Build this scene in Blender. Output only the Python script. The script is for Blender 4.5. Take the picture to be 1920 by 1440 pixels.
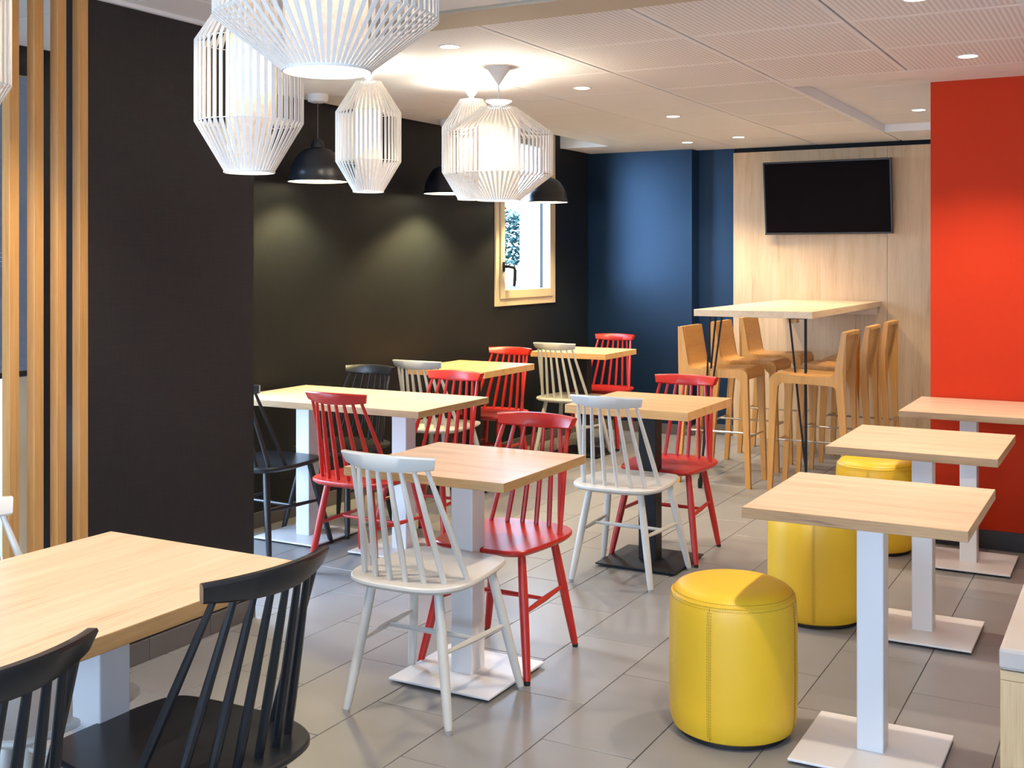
import bpy, bmesh, math, random
from mathutils import Vector, Matrix
random.seed(7)
for o in list(bpy.data.objects): bpy.data.objects.remove(o)
S = bpy.context.scene
COL = S.collection
PI = math.pi

# ------------------------------------------------------------------ camera
YAW = math.radians(28.86)
cam = bpy.data.cameras.new('camera'); cam_o = bpy.data.objects.new('camera', cam); COL.objects.link(cam_o)
cam.sensor_fit = 'HORIZONTAL'; cam.sensor_width = 36.0; cam.lens = 36.0 * 2151.2 / 1920.0
cam.shift_x = 0.0; cam.shift_y = -(720 - 486.6) / 1920.0
cam.clip_start = 0.05; cam.clip_end = 200
cam_o.location = (0, 0, 1.457); cam_o.rotation_euler = (PI / 2, 0, YAW)
S.camera = cam_o
# ------------------------------------------------------------------ world
W = bpy.data.worlds.new('sky'); S.world = W; W.use_nodes = True
wn = W.node_tree.nodes; wl = W.node_tree.links
bg = wn['Background']; bg.inputs['Color'].default_value = (0.50, 0.70, 1.0, 1); bg.inputs['Strength'].default_value = 27
# ------------------------------------------------------------------ exposure
S.view_settings.view_transform = 'Standard'; S.view_settings.look = 'None'
S.view_settings.gamma = 1.0; S.view_settings.use_curve_mapping = False
S.view_settings.exposure = -0.12
# window portals (they only guide the sampling of the sky)
def portal(name, loc, rot, sx, sy):
    l = bpy.data.lights.new(name, 'AREA'); l.shape = 'RECTANGLE'; l.size = sx; l.size_y = sy
    l.cycles.is_portal = True
    o = bpy.data.objects.new(name, l); o.location = loc; o.rotation_euler = rot; COL.objects.link(o); return o
portal('window_portal', (-4.36, 7.9, 1.83), (0, -PI / 2, 0), 1.3, 0.85)
portal('window_portal', (-4.36, 4.1, 1.25), (0, -PI / 2, 0), 2.2, 0.95)
portal('window_portal', (-4.36, 2.75, 1.25), (0, -PI / 2, 0), 2.2, 1.2)
portal('facade_portal', (-0.6, -3.02, 1.225), (PI / 2, 0, 0), 6.6, .85)

# ------------------------------------------------------------------ helpers
def L(c):   # sRGB 0-255 -> linear
    r = []
    for v in c[:3]:
        v /= 255.0
        r.append(v / 12.92 if v <= 0.04045 else ((v + 0.055) / 1.055) ** 2.4)
    return tuple(r) + (1,)
def mat(name, col, rough=0.5, metal=0.0, spec=0.5, bump=0.0, bscale=200, emit=None, estr=0, vary=0.0, coat=0.0):
    m = bpy.data.materials.new(name); m.use_nodes = True
    n = m.node_tree.nodes; l = m.node_tree.links; b = n['Principled BSDF']
    b.inputs['Base Color'].default_value = col if len(col) == 4 else tuple(col) + (1,)
    b.inputs['Roughness'].default_value = rough; b.inputs['Metallic'].default_value = metal
    b.inputs['Specular IOR Level'].default_value = spec
    if coat: b.inputs['Coat Weight'].default_value = coat
    tc = n.new('ShaderNodeTexCoord')
    no = n.new('ShaderNodeTexNoise'); no.inputs['Scale'].default_value = bscale; no.inputs['Detail'].default_value = 3
    l.new(tc.outputs['Object'], no.inputs['Vector'])
    if bump:
        bp = n.new('ShaderNodeBump'); bp.inputs['Strength'].default_value = bump; bp.inputs['Distance'].default_value = 0.002
        l.new(no.outputs['Fac'], bp.inputs['Height']); l.new(bp.outputs['Normal'], b.inputs['Normal'])
    mx = n.new('ShaderNodeMixRGB'); mx.blend_type = 'MULTIPLY'; mx.inputs['Fac'].default_value = vary if vary else 0.05
    mx.inputs['Color1'].default_value = b.inputs['Base Color'].default_value
    no2 = n.new('ShaderNodeTexNoise'); no2.inputs['Scale'].default_value = 4; l.new(tc.outputs['Object'], no2.inputs['Vector'])
    l.new(no2.outputs['Fac'], mx.inputs['Color2']); l.new(mx.outputs['Color'], b.inputs['Base Color'])
    if emit:
        b.inputs['Emission Color'].default_value = tuple(emit) + (1,); b.inputs['Emission Strength'].default_value = estr
    return m

def wood(name, c1, c2, axis='X', scale=1.0, rough=0.45, fine=1.0, bump=0.15, c3=None):
    """straight grained wood / laminate, streaks run along the given axis"""
    m = bpy.data.materials.new(name); m.use_nodes = True
    n = m.node_tree.nodes; l = m.node_tree.links; b = n['Principled BSDF']
    b.inputs['Roughness'].default_value = rough
    tc = n.new('ShaderNodeTexCoord')
    def streak(long, cross, det, seed):
        mp = n.new('ShaderNodeMapping')
        s = {'X': (long, cross, cross), 'Y': (cross, long, cross), 'Z': (cross, cross, long)}[axis]
        mp.inputs['Scale'].default_value = [v * scale for v in s]; mp.inputs['Location'].default_value = (seed, seed * 1.7, seed * .3)
        l.new(tc.outputs['Object'], mp.inputs['Vector'])
        t = n.new('ShaderNodeTexNoise'); t.inputs['Scale'].default_value = 1.0; t.inputs['Detail'].default_value = det
        t.inputs['Roughness'].default_value = 0.6; t.inputs['Distortion'].default_value = 0.25
        l.new(mp.outputs['Vector'], t.inputs['Vector']); return t
    big = streak(1.6, 22, 5, 3.1); small = streak(6, 260 * fine, 3, 8.2)
    rnd = n.new('ShaderNodeObjectInfo')
    mix = n.new('ShaderNodeMath'); mix.operation = 'MULTIPLY_ADD'; mix.inputs[1].default_value = 0.55
    l.new(small.outputs['Fac'], mix.inputs[0])
    m2 = n.new('ShaderNodeMath'); m2.operation = 'MULTIPLY'; m2.inputs[1].default_value = 0.75
    l.new(big.outputs['Fac'], m2.inputs[0]); l.new(m2.outputs[0], mix.inputs[2])
    cr = n.new('ShaderNodeValToRGB'); cr.color_ramp.elements[0].position = 0.42; cr.color_ramp.elements[1].position = 0.80
    cr.color_ramp.elements[0].color = c2; cr.color_ramp.elements[1].color = c1
    if c3:
        e = cr.color_ramp.elements.new(0.56); e.color = c3
    l.new(mix.outputs[0], cr.inputs['Fac']); l.new(cr.outputs['Color'], b.inputs['Base Color'])
    bp = n.new('ShaderNodeBump'); bp.inputs['Strength'].default_value = bump; bp.inputs['Distance'].default_value = 0.001
    l.new(small.outputs['Fac'], bp.inputs['Height']); l.new(bp.outputs['Normal'], b.inputs['Normal'])
    return m

def weave(name, col, rough=0.42, spec=0.5, sc=260):
    """woven vinyl wall covering"""
    m = bpy.data.materials.new(name); m.use_nodes = True
    n = m.node_tree.nodes; l = m.node_tree.links; b = n['Principled BSDF']
    b.inputs['Roughness'].default_value = rough; b.inputs['Specular IOR Level'].default_value = spec
    tc = n.new('ShaderNodeTexCoord')
    w = []
    for s in ((14, 14, sc), (sc, sc, 14)):
        mp = n.new('ShaderNodeMapping'); mp.inputs['Scale'].default_value = s; l.new(tc.outputs['Object'], mp.inputs['Vector'])
        t = n.new('ShaderNodeTexNoise'); t.inputs['Scale'].default_value = 1; t.inputs['Detail'].default_value = 2
        l.new(mp.outputs['Vector'], t.inputs['Vector']); w.append(t)
    ad = n.new('ShaderNodeMath'); ad.operation = 'ADD'; l.new(w[0].outputs['Fac'], ad.inputs[0]); l.new(w[1].outputs['Fac'], ad.inputs[1])
    cr = n.new('ShaderNodeValToRGB'); cr.color_ramp.elements[0].position = 0.35; cr.color_ramp.elements[1].position = 0.65
    d = tuple(v * 0.8 for v in col[:3]) + (1,); u = tuple(v * 1.2 for v in col[:3]) + (1,)
    cr.color_ramp.elements[0].color = d; cr.color_ramp.elements[1].color = u
    h = n.new('ShaderNodeMath'); h.operation = 'MULTIPLY'; h.inputs[1].default_value = 0.5; l.new(ad.outputs[0], h.inputs[0])
    l.new(h.outputs[0], cr.inputs['Fac']); l.new(cr.outputs['Color'], b.inputs['Base Color'])
    bp = n.new('ShaderNodeBump'); bp.inputs['Strength'].default_value = 0.25; bp.inputs['Distance'].default_value = 0.001
    l.new(ad.outputs[0], bp.inputs['Height']); l.new(bp.outputs['Normal'], b.inputs['Normal'])
    return m

def stone(name, col, rough=0.45, var=0.25):
    """porcelain floor tile with cloudy streaks and a tone of its own per tile"""
    m = bpy.data.materials.new(name); m.use_nodes = True
    n = m.node_tree.nodes; l = m.node_tree.links; b = n['Principled BSDF']
    b.inputs['Roughness'].default_value = rough
    tc = n.new('ShaderNodeTexCoord'); oi = n.new('ShaderNodeObjectInfo')
    add = n.new('ShaderNodeVectorMath'); add.operation = 'ADD'
    sc = n.new('ShaderNodeVectorMath'); sc.operation = 'SCALE'; sc.inputs['Scale'].default_value = 1.0
    l.new(oi.outputs['Location'], sc.inputs[0]); l.new(tc.outputs['Object'], add.inputs[0]); l.new(sc.outputs[0], add.inputs[1])
    mp = n.new('ShaderNodeMapping'); mp.inputs['Scale'].default_value = (3, 9, 3); l.new(add.outputs[0], mp.inputs['Vector'])
    t = n.new('ShaderNodeTexNoise'); t.inputs['Scale'].default_value = 1.2; t.inputs['Detail'].default_value = 6; l.new(mp.outputs['Vector'], t.inputs['Vector'])
    t2 = n.new('ShaderNodeTexNoise'); t2.inputs['Scale'].default_value = 160; t2.inputs['Detail'].default_value = 2; l.new(add.outputs[0], t2.inputs['Vector'])
    s1 = n.new('ShaderNodeMath'); s1.operation = 'MULTIPLY_ADD'; s1.inputs[1].default_value = var; l.new(t.outputs['Fac'], s1.inputs[0]); s1.inputs[2].default_value = 1 - var * .5 - 0.09
    s2 = n.new('ShaderNodeMath'); s2.operation = 'MULTIPLY_ADD'; s2.inputs[1].default_value = 0.10; l.new(oi.outputs['Random'], s2.inputs[0]); l.new(s1.outputs[0], s2.inputs[2])
    s3 = n.new('ShaderNodeMath'); s3.operation = 'MULTIPLY_ADD'; s3.inputs[1].default_value = 0.08; l.new(t2.outputs['Fac'], s3.inputs[0]); l.new(s2.outputs[0], s3.inputs[2])
    v = n.new('ShaderNodeVectorMath'); v.operation = 'SCALE'; v.inputs[0].default_value = col[:3]; l.new(s3.outputs[0], v.inputs['Scale'])
    l.new(v.outputs[0], b.inputs['Base Color'])
    rr = n.new('ShaderNodeMath'); rr.operation = 'MULTIPLY_ADD'; rr.inputs[1].default_value = 0.12; rr.inputs[2].default_value = rough - .06
    l.new(t.outputs['Fac'], rr.inputs[0]); l.new(rr.outputs[0], b.inputs['Roughness'])
    return m

def mobj(name, bm, m, parent=None, smooth=False, bevel=0.0, seg=2):
    me = bpy.data.meshes.new(name); bm.normal_update()
    bm.to_mesh(me); bm.free()
    ms = m if isinstance(m, (list, tuple)) else [m]
    for x in ms: me.materials.append(x)
    if smooth:
        for p in me.polygons: p.use_smooth = True
        try: me.set_sharp_from_angle(angle=math.radians(40))
        except Exception: pass
    o = bpy.data.objects.new(name, me); COL.objects.link(o)
    if parent: o.parent = parent
    if bevel:
        b = o.modifiers.new('bevel', 'BEVEL'); b.width = bevel; b.segments = seg; b.limit_method = 'ANGLE'; b.angle_limit = math.radians(35)
    return o
def box(bm, x0, x1, y0, y1, z0, z1, mi=0):
    v = [bm.verts.new(p) for p in ((x0, y0, z0), (x1, y0, z0), (x1, y1, z0), (x0, y1, z0), (x0, y0, z1), (x1, y0, z1), (x1, y1, z1), (x0, y1, z1))]
    fs = []
    for q in ((3, 2, 1, 0), (4, 5, 6, 7), (0, 1, 5, 4), (1, 2, 6, 5), (2, 3, 7, 6), (3, 0, 4, 7)):
        f = bm.faces.new([v[i] for i in q]); f.material_index = mi; fs.append(f)
    return fs
def bx(name, x0, x1, y0, y1, z0, z1, m, parent=None, bevel=0.0):
    bm = bmesh.new(); box(bm, x0, x1, y0, y1, z0, z1); return mobj(name, bm, m, parent, bevel=bevel)
def frame_of(d):
    d = d.normalized(); up = Vector((0, 0, 1)) if abs(d.z) < .95 else Vector((1, 0, 0))
    a = d.cross(up).normalized(); b = d.cross(a).normalized(); return a, b
def tube(bm, pts, rad, n=10, cap=True, flat=None):
    """swept round section through pts with a radius per point"""
    pts = [Vector(p) for p in pts]; rad = rad if isinstance(rad, (list, tuple)) else [rad] * len(pts)
    rings = []
    a0 = None
    for i, p in enumerate(pts):
        d = (pts[min(i + 1, len(pts) - 1)] - pts[max(i - 1, 0)])
        a, b = frame_of(d)
        if a0 is not None and a.dot(a0) < 0: a = -a; b = -b
        a0 = a
        rings.append([bm.verts.new(p + (a * math.cos(2 * PI * k / n) + b * math.sin(2 * PI * k / n)) * rad[i]) for k in range(n)])
    for r0, r1 in zip(rings, rings[1:]):
        for k in range(n):
            bm.faces.new((r0[k], r0[(k + 1) % n], r1[(k + 1) % n], r1[k]))
    if cap:
        bm.faces.new(rings[0][::-1]); bm.faces.new(rings[-1])
    bmesh.ops.recalc_face_normals(bm, faces=bm.faces)
def lathe(bm, prof, n=32, cx=0, cy=0, closed=False):
    rings = []
    for r, z in prof:
        if r < 1e-5: rings.append([bm.verts.new((cx, cy, z))])
        else: rings.append([bm.verts.new((cx + r * math.cos(2 * PI * k / n), cy + r * math.sin(2 * PI * k / n), z)) for k in range(n)])
    pairs = list(zip(rings, rings[1:]))
    if closed: pairs.append((rings[-1], rings[0]))
    for a, b in pairs:
        for k in range(n):
            k2 = (k + 1) % n
            if len(a) == 1 and len(b) == 1: continue
            if len(a) == 1: bm.faces.new((a[0], b[k2], b[k]))
            elif len(b) == 1: bm.faces.new((a[k], a[k2], b[0]))
            else: bm.faces.new((a[k], a[k2], b[k2], b[k]))
    bmesh.ops.recalc_face_normals(bm, faces=bm.faces)
def torus(bm, R, r, z, n=40, m=6, cx=0, cy=0):
    lathe(bm, [(R + r * math.cos(2 * PI * j / m), z + r * math.sin(2 * PI * j / m)) for j in range(m)], n, cx, cy, closed=True)
def prism(bm, poly, t0, t1, plane='XZ', mi=0):
    """extrude a 2D polygon; plane XZ -> extruded along Y, XY -> along Z, YZ -> along X"""
    def P(u, v, t): return {'XZ': (u, t, v), 'XY': (u, v, t), 'YZ': (t, u, v)}[plane]
    a = [bm.verts.new(P(u, v, t0)) for u, v in poly]; b = [bm.verts.new(P(u, v, t1)) for u, v in poly]
    k = len(poly)
    fa = bm.faces.new(a); fb = bm.faces.new(b[::-1])
    for i in range(k): bm.faces.new((a[i], b[i], b[(i + 1) % k], a[(i + 1) % k]))
    bmesh.ops.triangulate(bm, faces=[fa, fb])
    bmesh.ops.recalc_face_normals(bm, faces=bm.faces)
def tag(o, label, cat, group=None, kind=None):
    if label: o['label'] = label
    if cat: o['category'] = cat
    if group: o['group'] = group
    if kind: o['kind'] = kind
    return o
def struct(o): o['kind'] = 'structure'; return o
def thing(name, label, cat, loc=(0, 0, 0), rz=0, group=None):
    o = bpy.data.objects.new(name, None); COL.objects.link(o); o.empty_display_size = 0.1
    o.location = loc; o.rotation_euler = (0, 0, rz); return tag(o, label, cat, group)
def copy_tree(o, parent=None):
    c = o.copy(); COL.objects.link(c)
    if parent: c.parent = parent
    for ch in list(o.children): copy_tree(ch, c)
    return c

# ------------------------------------------------------------------ materials
M_DARK = weave('charcoal_wallcovering', (0.0088, 0.0110, 0.0125, 1), rough=0.5, spec=0.28)
M_PART = weave('graphite_wallcovering', (0.018, 0.0165, 0.0175, 1), rough=0.55, spec=0.32)
M_BLUE = weave('midnight_wallcovering', (0.003, 0.011, 0.028, 1), rough=0.40, spec=0.9)
M_BLUE.node_tree.nodes['Principled BSDF'].inputs['Specular Tint'].default_value = (.40, .66, 1, 1)
M_RED = mat('orange_red_paint', (0.56, 0.030, 0.0008), rough=0.65, spec=0.2, bump=0.05, bscale=300, vary=0.08)
M_WHITE = mat('white_ceiling_paint', (0.88, 0.865, 0.84), rough=0.75, bump=0.04, bscale=250)
M_BEIGE = mat('beige_beam_paint', (0.56, 0.49, 0.37), rough=0.7, bump=0.04)
M_BACK = mat('ceiling_void', (0.22, 0.17, 0.14), rough=0.9)
M_GROUT = mat('floor_grout', (0.07, 0.062, 0.055), rough=0.9, bump=0.2, bscale=400)
M_TILE = stone('grey_porcelain', (0.222, 0.216, 0.211), rough=0.36)
M_BASET = stone('skirting_porcelain', (0.125, 0.110, 0.098), rough=0.45)
M_BASED = stone('dark_skirting_porcelain', (0.03, 0.026, 0.024), rough=0.45)
M_BLACKGAP = mat('black_recess', (0.006, 0.006, 0.006), rough=0.8)
T1c, T2c, T3c = (0.80, 0.55, 0.38, 1), (0.46, 0.26, 0.145, 1), (0.69, 0.45, 0.29, 1)
M_TOPX = wood('oak_laminate_x', T1c, T2c, 'X', c3=T3c, rough=0.38)
M_TOPY = wood('oak_laminate_y', T1c, T2c, 'Y', c3=T3c, rough=0.38)
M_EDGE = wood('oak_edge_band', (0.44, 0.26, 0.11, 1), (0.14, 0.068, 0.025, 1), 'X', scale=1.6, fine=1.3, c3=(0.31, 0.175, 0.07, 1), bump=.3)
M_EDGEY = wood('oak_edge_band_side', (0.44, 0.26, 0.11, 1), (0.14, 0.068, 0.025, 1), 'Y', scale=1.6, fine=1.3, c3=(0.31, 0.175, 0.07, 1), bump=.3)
M_GTOP = wood('golden_oak_laminate', (0.68, 0.40, 0.19, 1), (0.50, 0.26, 0.10, 1), 'X', c3=(0.60, 0.33, 0.145, 1), rough=0.42)
M_GEDGE = wood('golden_oak_edge', (0.66, 0.38, 0.15, 1), (0.45, 0.23, 0.08, 1), 'X', c3=(0.57, 0.31, 0.11, 1), rough=0.45)
M_PANEL = wood('pale_wood_panelling', (0.64, 0.455, 0.27, 1), (0.42, 0.27, 0.135, 1), 'Z', scale=0.8, c3=(0.56, 0.38, 0.21, 1), rough=0.5)
M_BAR = wood('pale_bar_top', (0.74, 0.57, 0.36, 1), (0.55, 0.38, 0.20, 1), 'Y', c3=(0.67, 0.49, 0.29, 1), rough=0.4)
M_BEECH = wood('honey_beech', (0.66, 0.34, 0.09, 1), (0.42, 0.185, 0.04, 1), 'Z', c3=(0.57, 0.28, 0.065, 1), rough=0.4, scale=.8)
M_BEECHX = wood('honey_beech_shell', (0.68, 0.36, 0.10, 1), (0.46, 0.215, 0.05, 1), 'Y', c3=(0.59, 0.30, 0.075, 1), rough=0.35, scale=.8)
M_POST = wood('oak_post', (0.64, 0.34, 0.115, 1), (0.38, 0.17, 0.045, 1), 'Z', scale=0.9, c3=(0.53, 0.265, 0.08, 1), rough=0.5)
M_BENCH = wood('bench_plywood', (0.62, 0.44, 0.24, 1), (0.40, 0.25, 0.11, 1), 'Z', scale=1.0, c3=(0.54, 0.36, 0.18, 1), rough=0.5)
M_CW = mat('off_white_lacquer', (0.60, 0.575, 0.52), rough=0.38, bump=0.02)
M_CR = mat('red_lacquer', (0.46, 0.018, 0.011), rough=0.34, bump=0.02, vary=.1)
M_CB = mat('black_lacquer', (0.011, 0.012, 0.014), rough=0.33, bump=0.02)
M_GLIDE = mat('grey_glide', (0.35, 0.33, 0.30), rough=0.5)
M_GLIDEK = mat('black_glide', (0.01, 0.01, 0.01), rough=0.6)
M_PW = mat('white_powder_coat', (0.72, 0.70, 0.69), rough=0.35, bump=0.02)
M_PK = mat('black_powder_coat', (0.012, 0.012, 0.013), rough=0.5, spec=.3, bump=0.05)
M_YEL = mat('yellow_leatherette', (0.80, 0.475, 0.02), rough=0.42, bump=0.12, bscale=500, vary=.12)
M_YSEAM = mat('yellow_seam', (0.42, 0.24, 0.008), rough=0.5)
M_STEEL = mat('brushed_steel', (0.62, 0.61, 0.60), rough=0.25, metal=1.0)
M_CREAM = mat('cream_window_frame', (0.66, 0.55, 0.37), rough=0.45, bump=0.02)
M_SEAL = mat('black_seal', (0.01, 0.01, 0.012), rough=0.6)
M_LW = mat('white_ribbon', (0.90, 0.86, 0.79), rough=0.5)
M_CORD = mat('white_cord', (0.8, 0.78, 0.75), rough=0.5)
M_SHK = mat('navy_black_shade', (0.008, 0.010, 0.014), rough=0.28, bump=0.0)
M_SHIN = mat('white_shade_lining', (0.8, 0.76, 0.66), rough=0.5)
M_TVB = mat('dark_bezel', (0.02, 0.018, 0.018), rough=0.35)
M_TVS = mat('black_screen', (0.0035, 0.0015, 0.0017), rough=0.5, spec=0.05)
M_CUSH = mat('pale_felt_cushion', (0.50, 0.44, 0.39), rough=0.85, bump=0.5, bscale=350, vary=.1)
M_BLIND = mat('grey_blue_blind', (0.20, 0.26, 0.33), rough=0.5, bump=0.3)
M_EXTW = mat('white_render', (0.86, 0.86, 0.86), rough=0.9, bump=0.1)
M_GRASS = mat('lawn', (0.045, 0.060, 0.028), rough=0.9, bump=0.4, vary=.4)
M_LEAF = mat('hedge_leaf', (0.034, 0.080, 0.076), rough=0.7, spec=.15, vary=.5)
M_BARK = mat('stem_bark', (0.2, 0.15, 0.13), rough=0.8)
def emis(name, col, s):
    m = bpy.data.materials.new(name); m.use_nodes = True
    n = m.node_tree.nodes; l = m.node_tree.links; n.clear()
    e = n.new('ShaderNodeEmission'); e.inputs['Color'].default_value = tuple(col) + (1,); e.inputs['Strength'].default_value = s
    o = n.new('ShaderNodeOutputMaterial'); l.new(e.outputs[0], o.inputs[0]); return m
E_DOWN = emis('downlight_lens', (1, 0.90, 0.74), 14)
E_DOME = emis('warm_diffuser', (1, 0.86, 0.52), 7)
E_CAGE = emis('white_diffuser', (1, 0.93, 0.84), 6)
# translucent linen of the inner shades
M_LINEN = bpy.data.materials.new('linen_shade'); M_LINEN.use_nodes = True
_n = M_LINEN.node_tree.nodes; _l = M_LINEN.node_tree.links; _n.clear()
_tc = _n.new('ShaderNodeTexCoord'); _no = _n.new('ShaderNodeTexNoise'); _no.inputs['Scale'].default_value = 60; _no.inputs['Detail'].default_value = 4
_l.new(_tc.outputs['Object'], _no.inputs['Vector'])
_cr = _n.new('ShaderNodeValToRGB'); _cr.color_ramp.elements[0].position = .35; _cr.color_ramp.elements[1].position = .7
_cr.color_ramp.elements[0].color = (.58, .51, .45, 1); _cr.color_ramp.elements[1].color = (.74, .67, .60, 1)
_l.new(_no.outputs['Fac'], _cr.inputs['Fac'])
_d = _n.new('ShaderNodeBsdfDiffuse'); _t = _n.new('ShaderNodeBsdfTranslucent'); _m = _n.new('ShaderNodeMixShader'); _m.inputs[0].default_value = .22
_l.new(_cr.outputs['Color'], _d.inputs['Color']); _l.new(_cr.outputs['Color'], _t.inputs['Color'])
_l.new(_d.outputs[0], _m.inputs[1]); _l.new(_t.outputs[0], _m.inputs[2])
_o = _n.new('ShaderNodeOutputMaterial'); _l.new(_m.outputs[0], _o.inputs[0])
# clear window glass
M_GLASS = bpy.data.materials.new('window_glass'); M_GLASS.use_nodes = True
_n = M_GLASS.node_tree.nodes; _l = M_GLASS.node_tree.links; _n.clear()
_tr = _n.new('ShaderNodeBsdfTransparent'); _gl = _n.new('ShaderNodeBsdfGlossy'); _gl.inputs['Roughness'].default_value = 0.02
_m = _n.new('ShaderNodeMixShader'); _m.inputs[0].default_value = 0.04
_l.new(_tr.outputs[0], _m.inputs[1]); _l.new(_gl.outputs[0], _m.inputs[2])
_o = _n.new('ShaderNodeOutputMaterial'); _l.new(_m.outputs[0], _o.inputs[0])
# perforated acoustic ceiling tile: fine slots run along Y inside a plain margin
M_PERF = bpy.data.materials.new('perforated_tile'); M_PERF.use_nodes = True
_n = M_PERF.node_tree.nodes; _l = M_PERF.node_tree.links; _b = _n['Principled BSDF']; _b.inputs['Roughness'].default_value = .8
_tc = _n.new('ShaderNodeTexCoord'); _sp = _n.new('ShaderNodeSeparateXYZ'); _l.new(_tc.outputs['Object'], _sp.inputs[0])
def _math(op, a, b=None, c=None):
    k = _n.new('ShaderNodeMath'); k.operation = op
    for i, v in enumerate((a, b, c)):
        if v is None: continue
        if isinstance(v, (int, float)): k.inputs[i].default_value = v
        else: _l.new(v, k.inputs[i])
    return k.outputs[0]
_sx = _math('GREATER_THAN', _math('FRACT', _math('MULTIPLY', _sp.outputs['X'], 1 / 0.0205)), 0.52)
_mx = _math('LESS_THAN', _math('ABSOLUTE', _sp.outputs['X']), 0.292); _my = _math('LESS_THAN', _math('ABSOLUTE', _sp.outputs['Y']), 0.305)
_msk = _math('MULTIPLY', _math('MULTIPLY', _sx, _mx), _my)
_cm = _n.new('ShaderNodeMixRGB'); _cm.inputs['Color1'].default_value = (.88, .865, .84, 1); _cm.inputs['Color2'].default_value = (.70, .675, .65, 1)
_l.new(_msk, _cm.inputs['Fac']); _l.new(_cm.outputs['Color'], _b.inputs['Base Color'])

# ------------------------------------------------------------------ room shell
CE = 2.37          # ceiling height
XL = -4.22         # left wall
YB = 9.026         # projecting back wall
YR = 9.20          # recessed back wall
def wall_with_holes(name, x0, x1, y0, y1, z0, z1, holes, m, axis='X'):
    """wall slab with rectangular openings; axis X: the wall is a plane of constant x"""
    bm = bmesh.new()
    a0, a1 = (y0, y1) if axis == 'X' else (x0, x1)
    cuts = sorted({a0, a1} | {h[0] for h in holes} | {h[1] for h in holes})
    for u, v in zip(cuts, cuts[1:]):
        hs = [h for h in holes if h[0] <= u + 1e-6 and h[1] >= v - 1e-6]
        segs = [(z0, z1)] if not hs else [(z0, hs[0][2]), (hs[0][3], z1)]
        for s in segs:
            if s[1] - s[0] < 1e-4: continue
            if axis == 'X': box(bm, x0, x1, u, v, s[0], s[1])
            else: box(bm, u, v, y0, y1, s[0], s[1])
    return struct(mobj(name, bm, m))
WZ1 = 2.47
wall_with_holes('wall_left', XL - .13, XL, -3, 9.6, 0, 2.75,
                [(7.387, 8.37, 1.107, WZ1), (3.62, 4.56, 0.12, 2.25), (2.16, 3.34, 0.12, 2.25)], M_DARK)
struct(bx('wall_back', XL, -3.277, YB, 9.6, 0, 2.75, M_BLUE))
struct(bx('wall_recess', -3.277, -2.97, YR, 9.6, 0, 2.75, M_BLUE))
wb = struct(bx('wall_panelling', -2.97, -0.2, 9.215, 9.6, 0, 2.75, M_BLACKGAP))
for i, x in enumerate((-2.97, -1.74, -0.51)):
    p = bx('panel', x + .001, min(x + 1.229, -.2), 9.17, 9.215, 0.0, 2.335, M_PANEL, wb, bevel=.001)
struct(bx('wall_leak_stop', -.2, 0.0, 6.42, 9.6, 0, 2.75, M_WHITE))  # unseen wall, added to stop sky light leaking in behind the red wall
struct(bx('wall_red', -0.965, 3.0, 6.22, 6.42, 0, CE + .1, M_RED))
struct(bx('wall_right', 3.0, 3.2, -3, 9.6, 0, 2.75, mat('warm_white_paint', (0.62, .56, .50), rough=.7, bump=.05)))
wall_with_holes('wall_facade', -4.44, 3.2, -3.2, -3.0, 0, 2.75, [(-3.9, 2.7, 0.8, 1.65)], M_WHITE, axis='Y')
struct(bx('wall_partition', -3.298, -3.178, 2.752, 3.587, 0, CE, M_PART))

# floor: grout bed with individually laid tiles
fl = struct(bx('floor', -4.44, 3.2, -3.2, 9.6, -0.12, -0.003, M_GROUT))
bm = bmesh.new(); box(bm, -.1515, .1515, -.3085, .3085, -.010, 0)
t0 = mobj('tile', bm, M_TILE, fl, bevel=.0012, seg=1)
first = True; cols = []; rest = []
x = -2.2175 - .306 * 7
k = -7
while x < 1.2:
    off = 3.10 if k % 2 == 0 else 2.79 + .62 - .62
    y = off - .62 * 10
    while y < 9.3:
        cx_, cy_ = x + .153, y + .31
        if -4.25 < cx_ < .95 and 1.7 < cy_ < 9.15 and (cx_ > -4.3):
            # keep to what the lens can see
            d_ = -math.sin(YAW) * cx_ + math.cos(YAW) * cy_; r_ = math.cos(YAW) * cx_ + math.sin(YAW) * cy_
            if d_ > 1.5 and abs(r_ / d_) < .56 and len(cols) < 298: cols.append((cx_, cy_))
            else: rest.append((cx_, cy_))
        elif -3.2 < cy_ < 9.4 and -4.3 < cx_ < 3.1: rest.append((cx_, cy_))
        y += .62
    x += .306; k += 1
for cx_, cy_ in cols:
    if first: o = t0; first = False
    else: o = t0.copy(); COL.objects.link(o)
    o.location = (cx_, cy_, random.uniform(-.0004, .0004)); o.rotation_euler = (random.uniform(-.0008, .0008), random.uniform(-.0008, .0008), 0)
bm = bmesh.new()
for cx_, cy_ in rest: box(bm, cx_ - .1515, cx_ + .1515, cy_ - .3085, cy_ + .3085, -.010, 0)
o = mobj('outer_tiling', bm, M_TILE, fl); o['kind'] = 'stuff'

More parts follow.
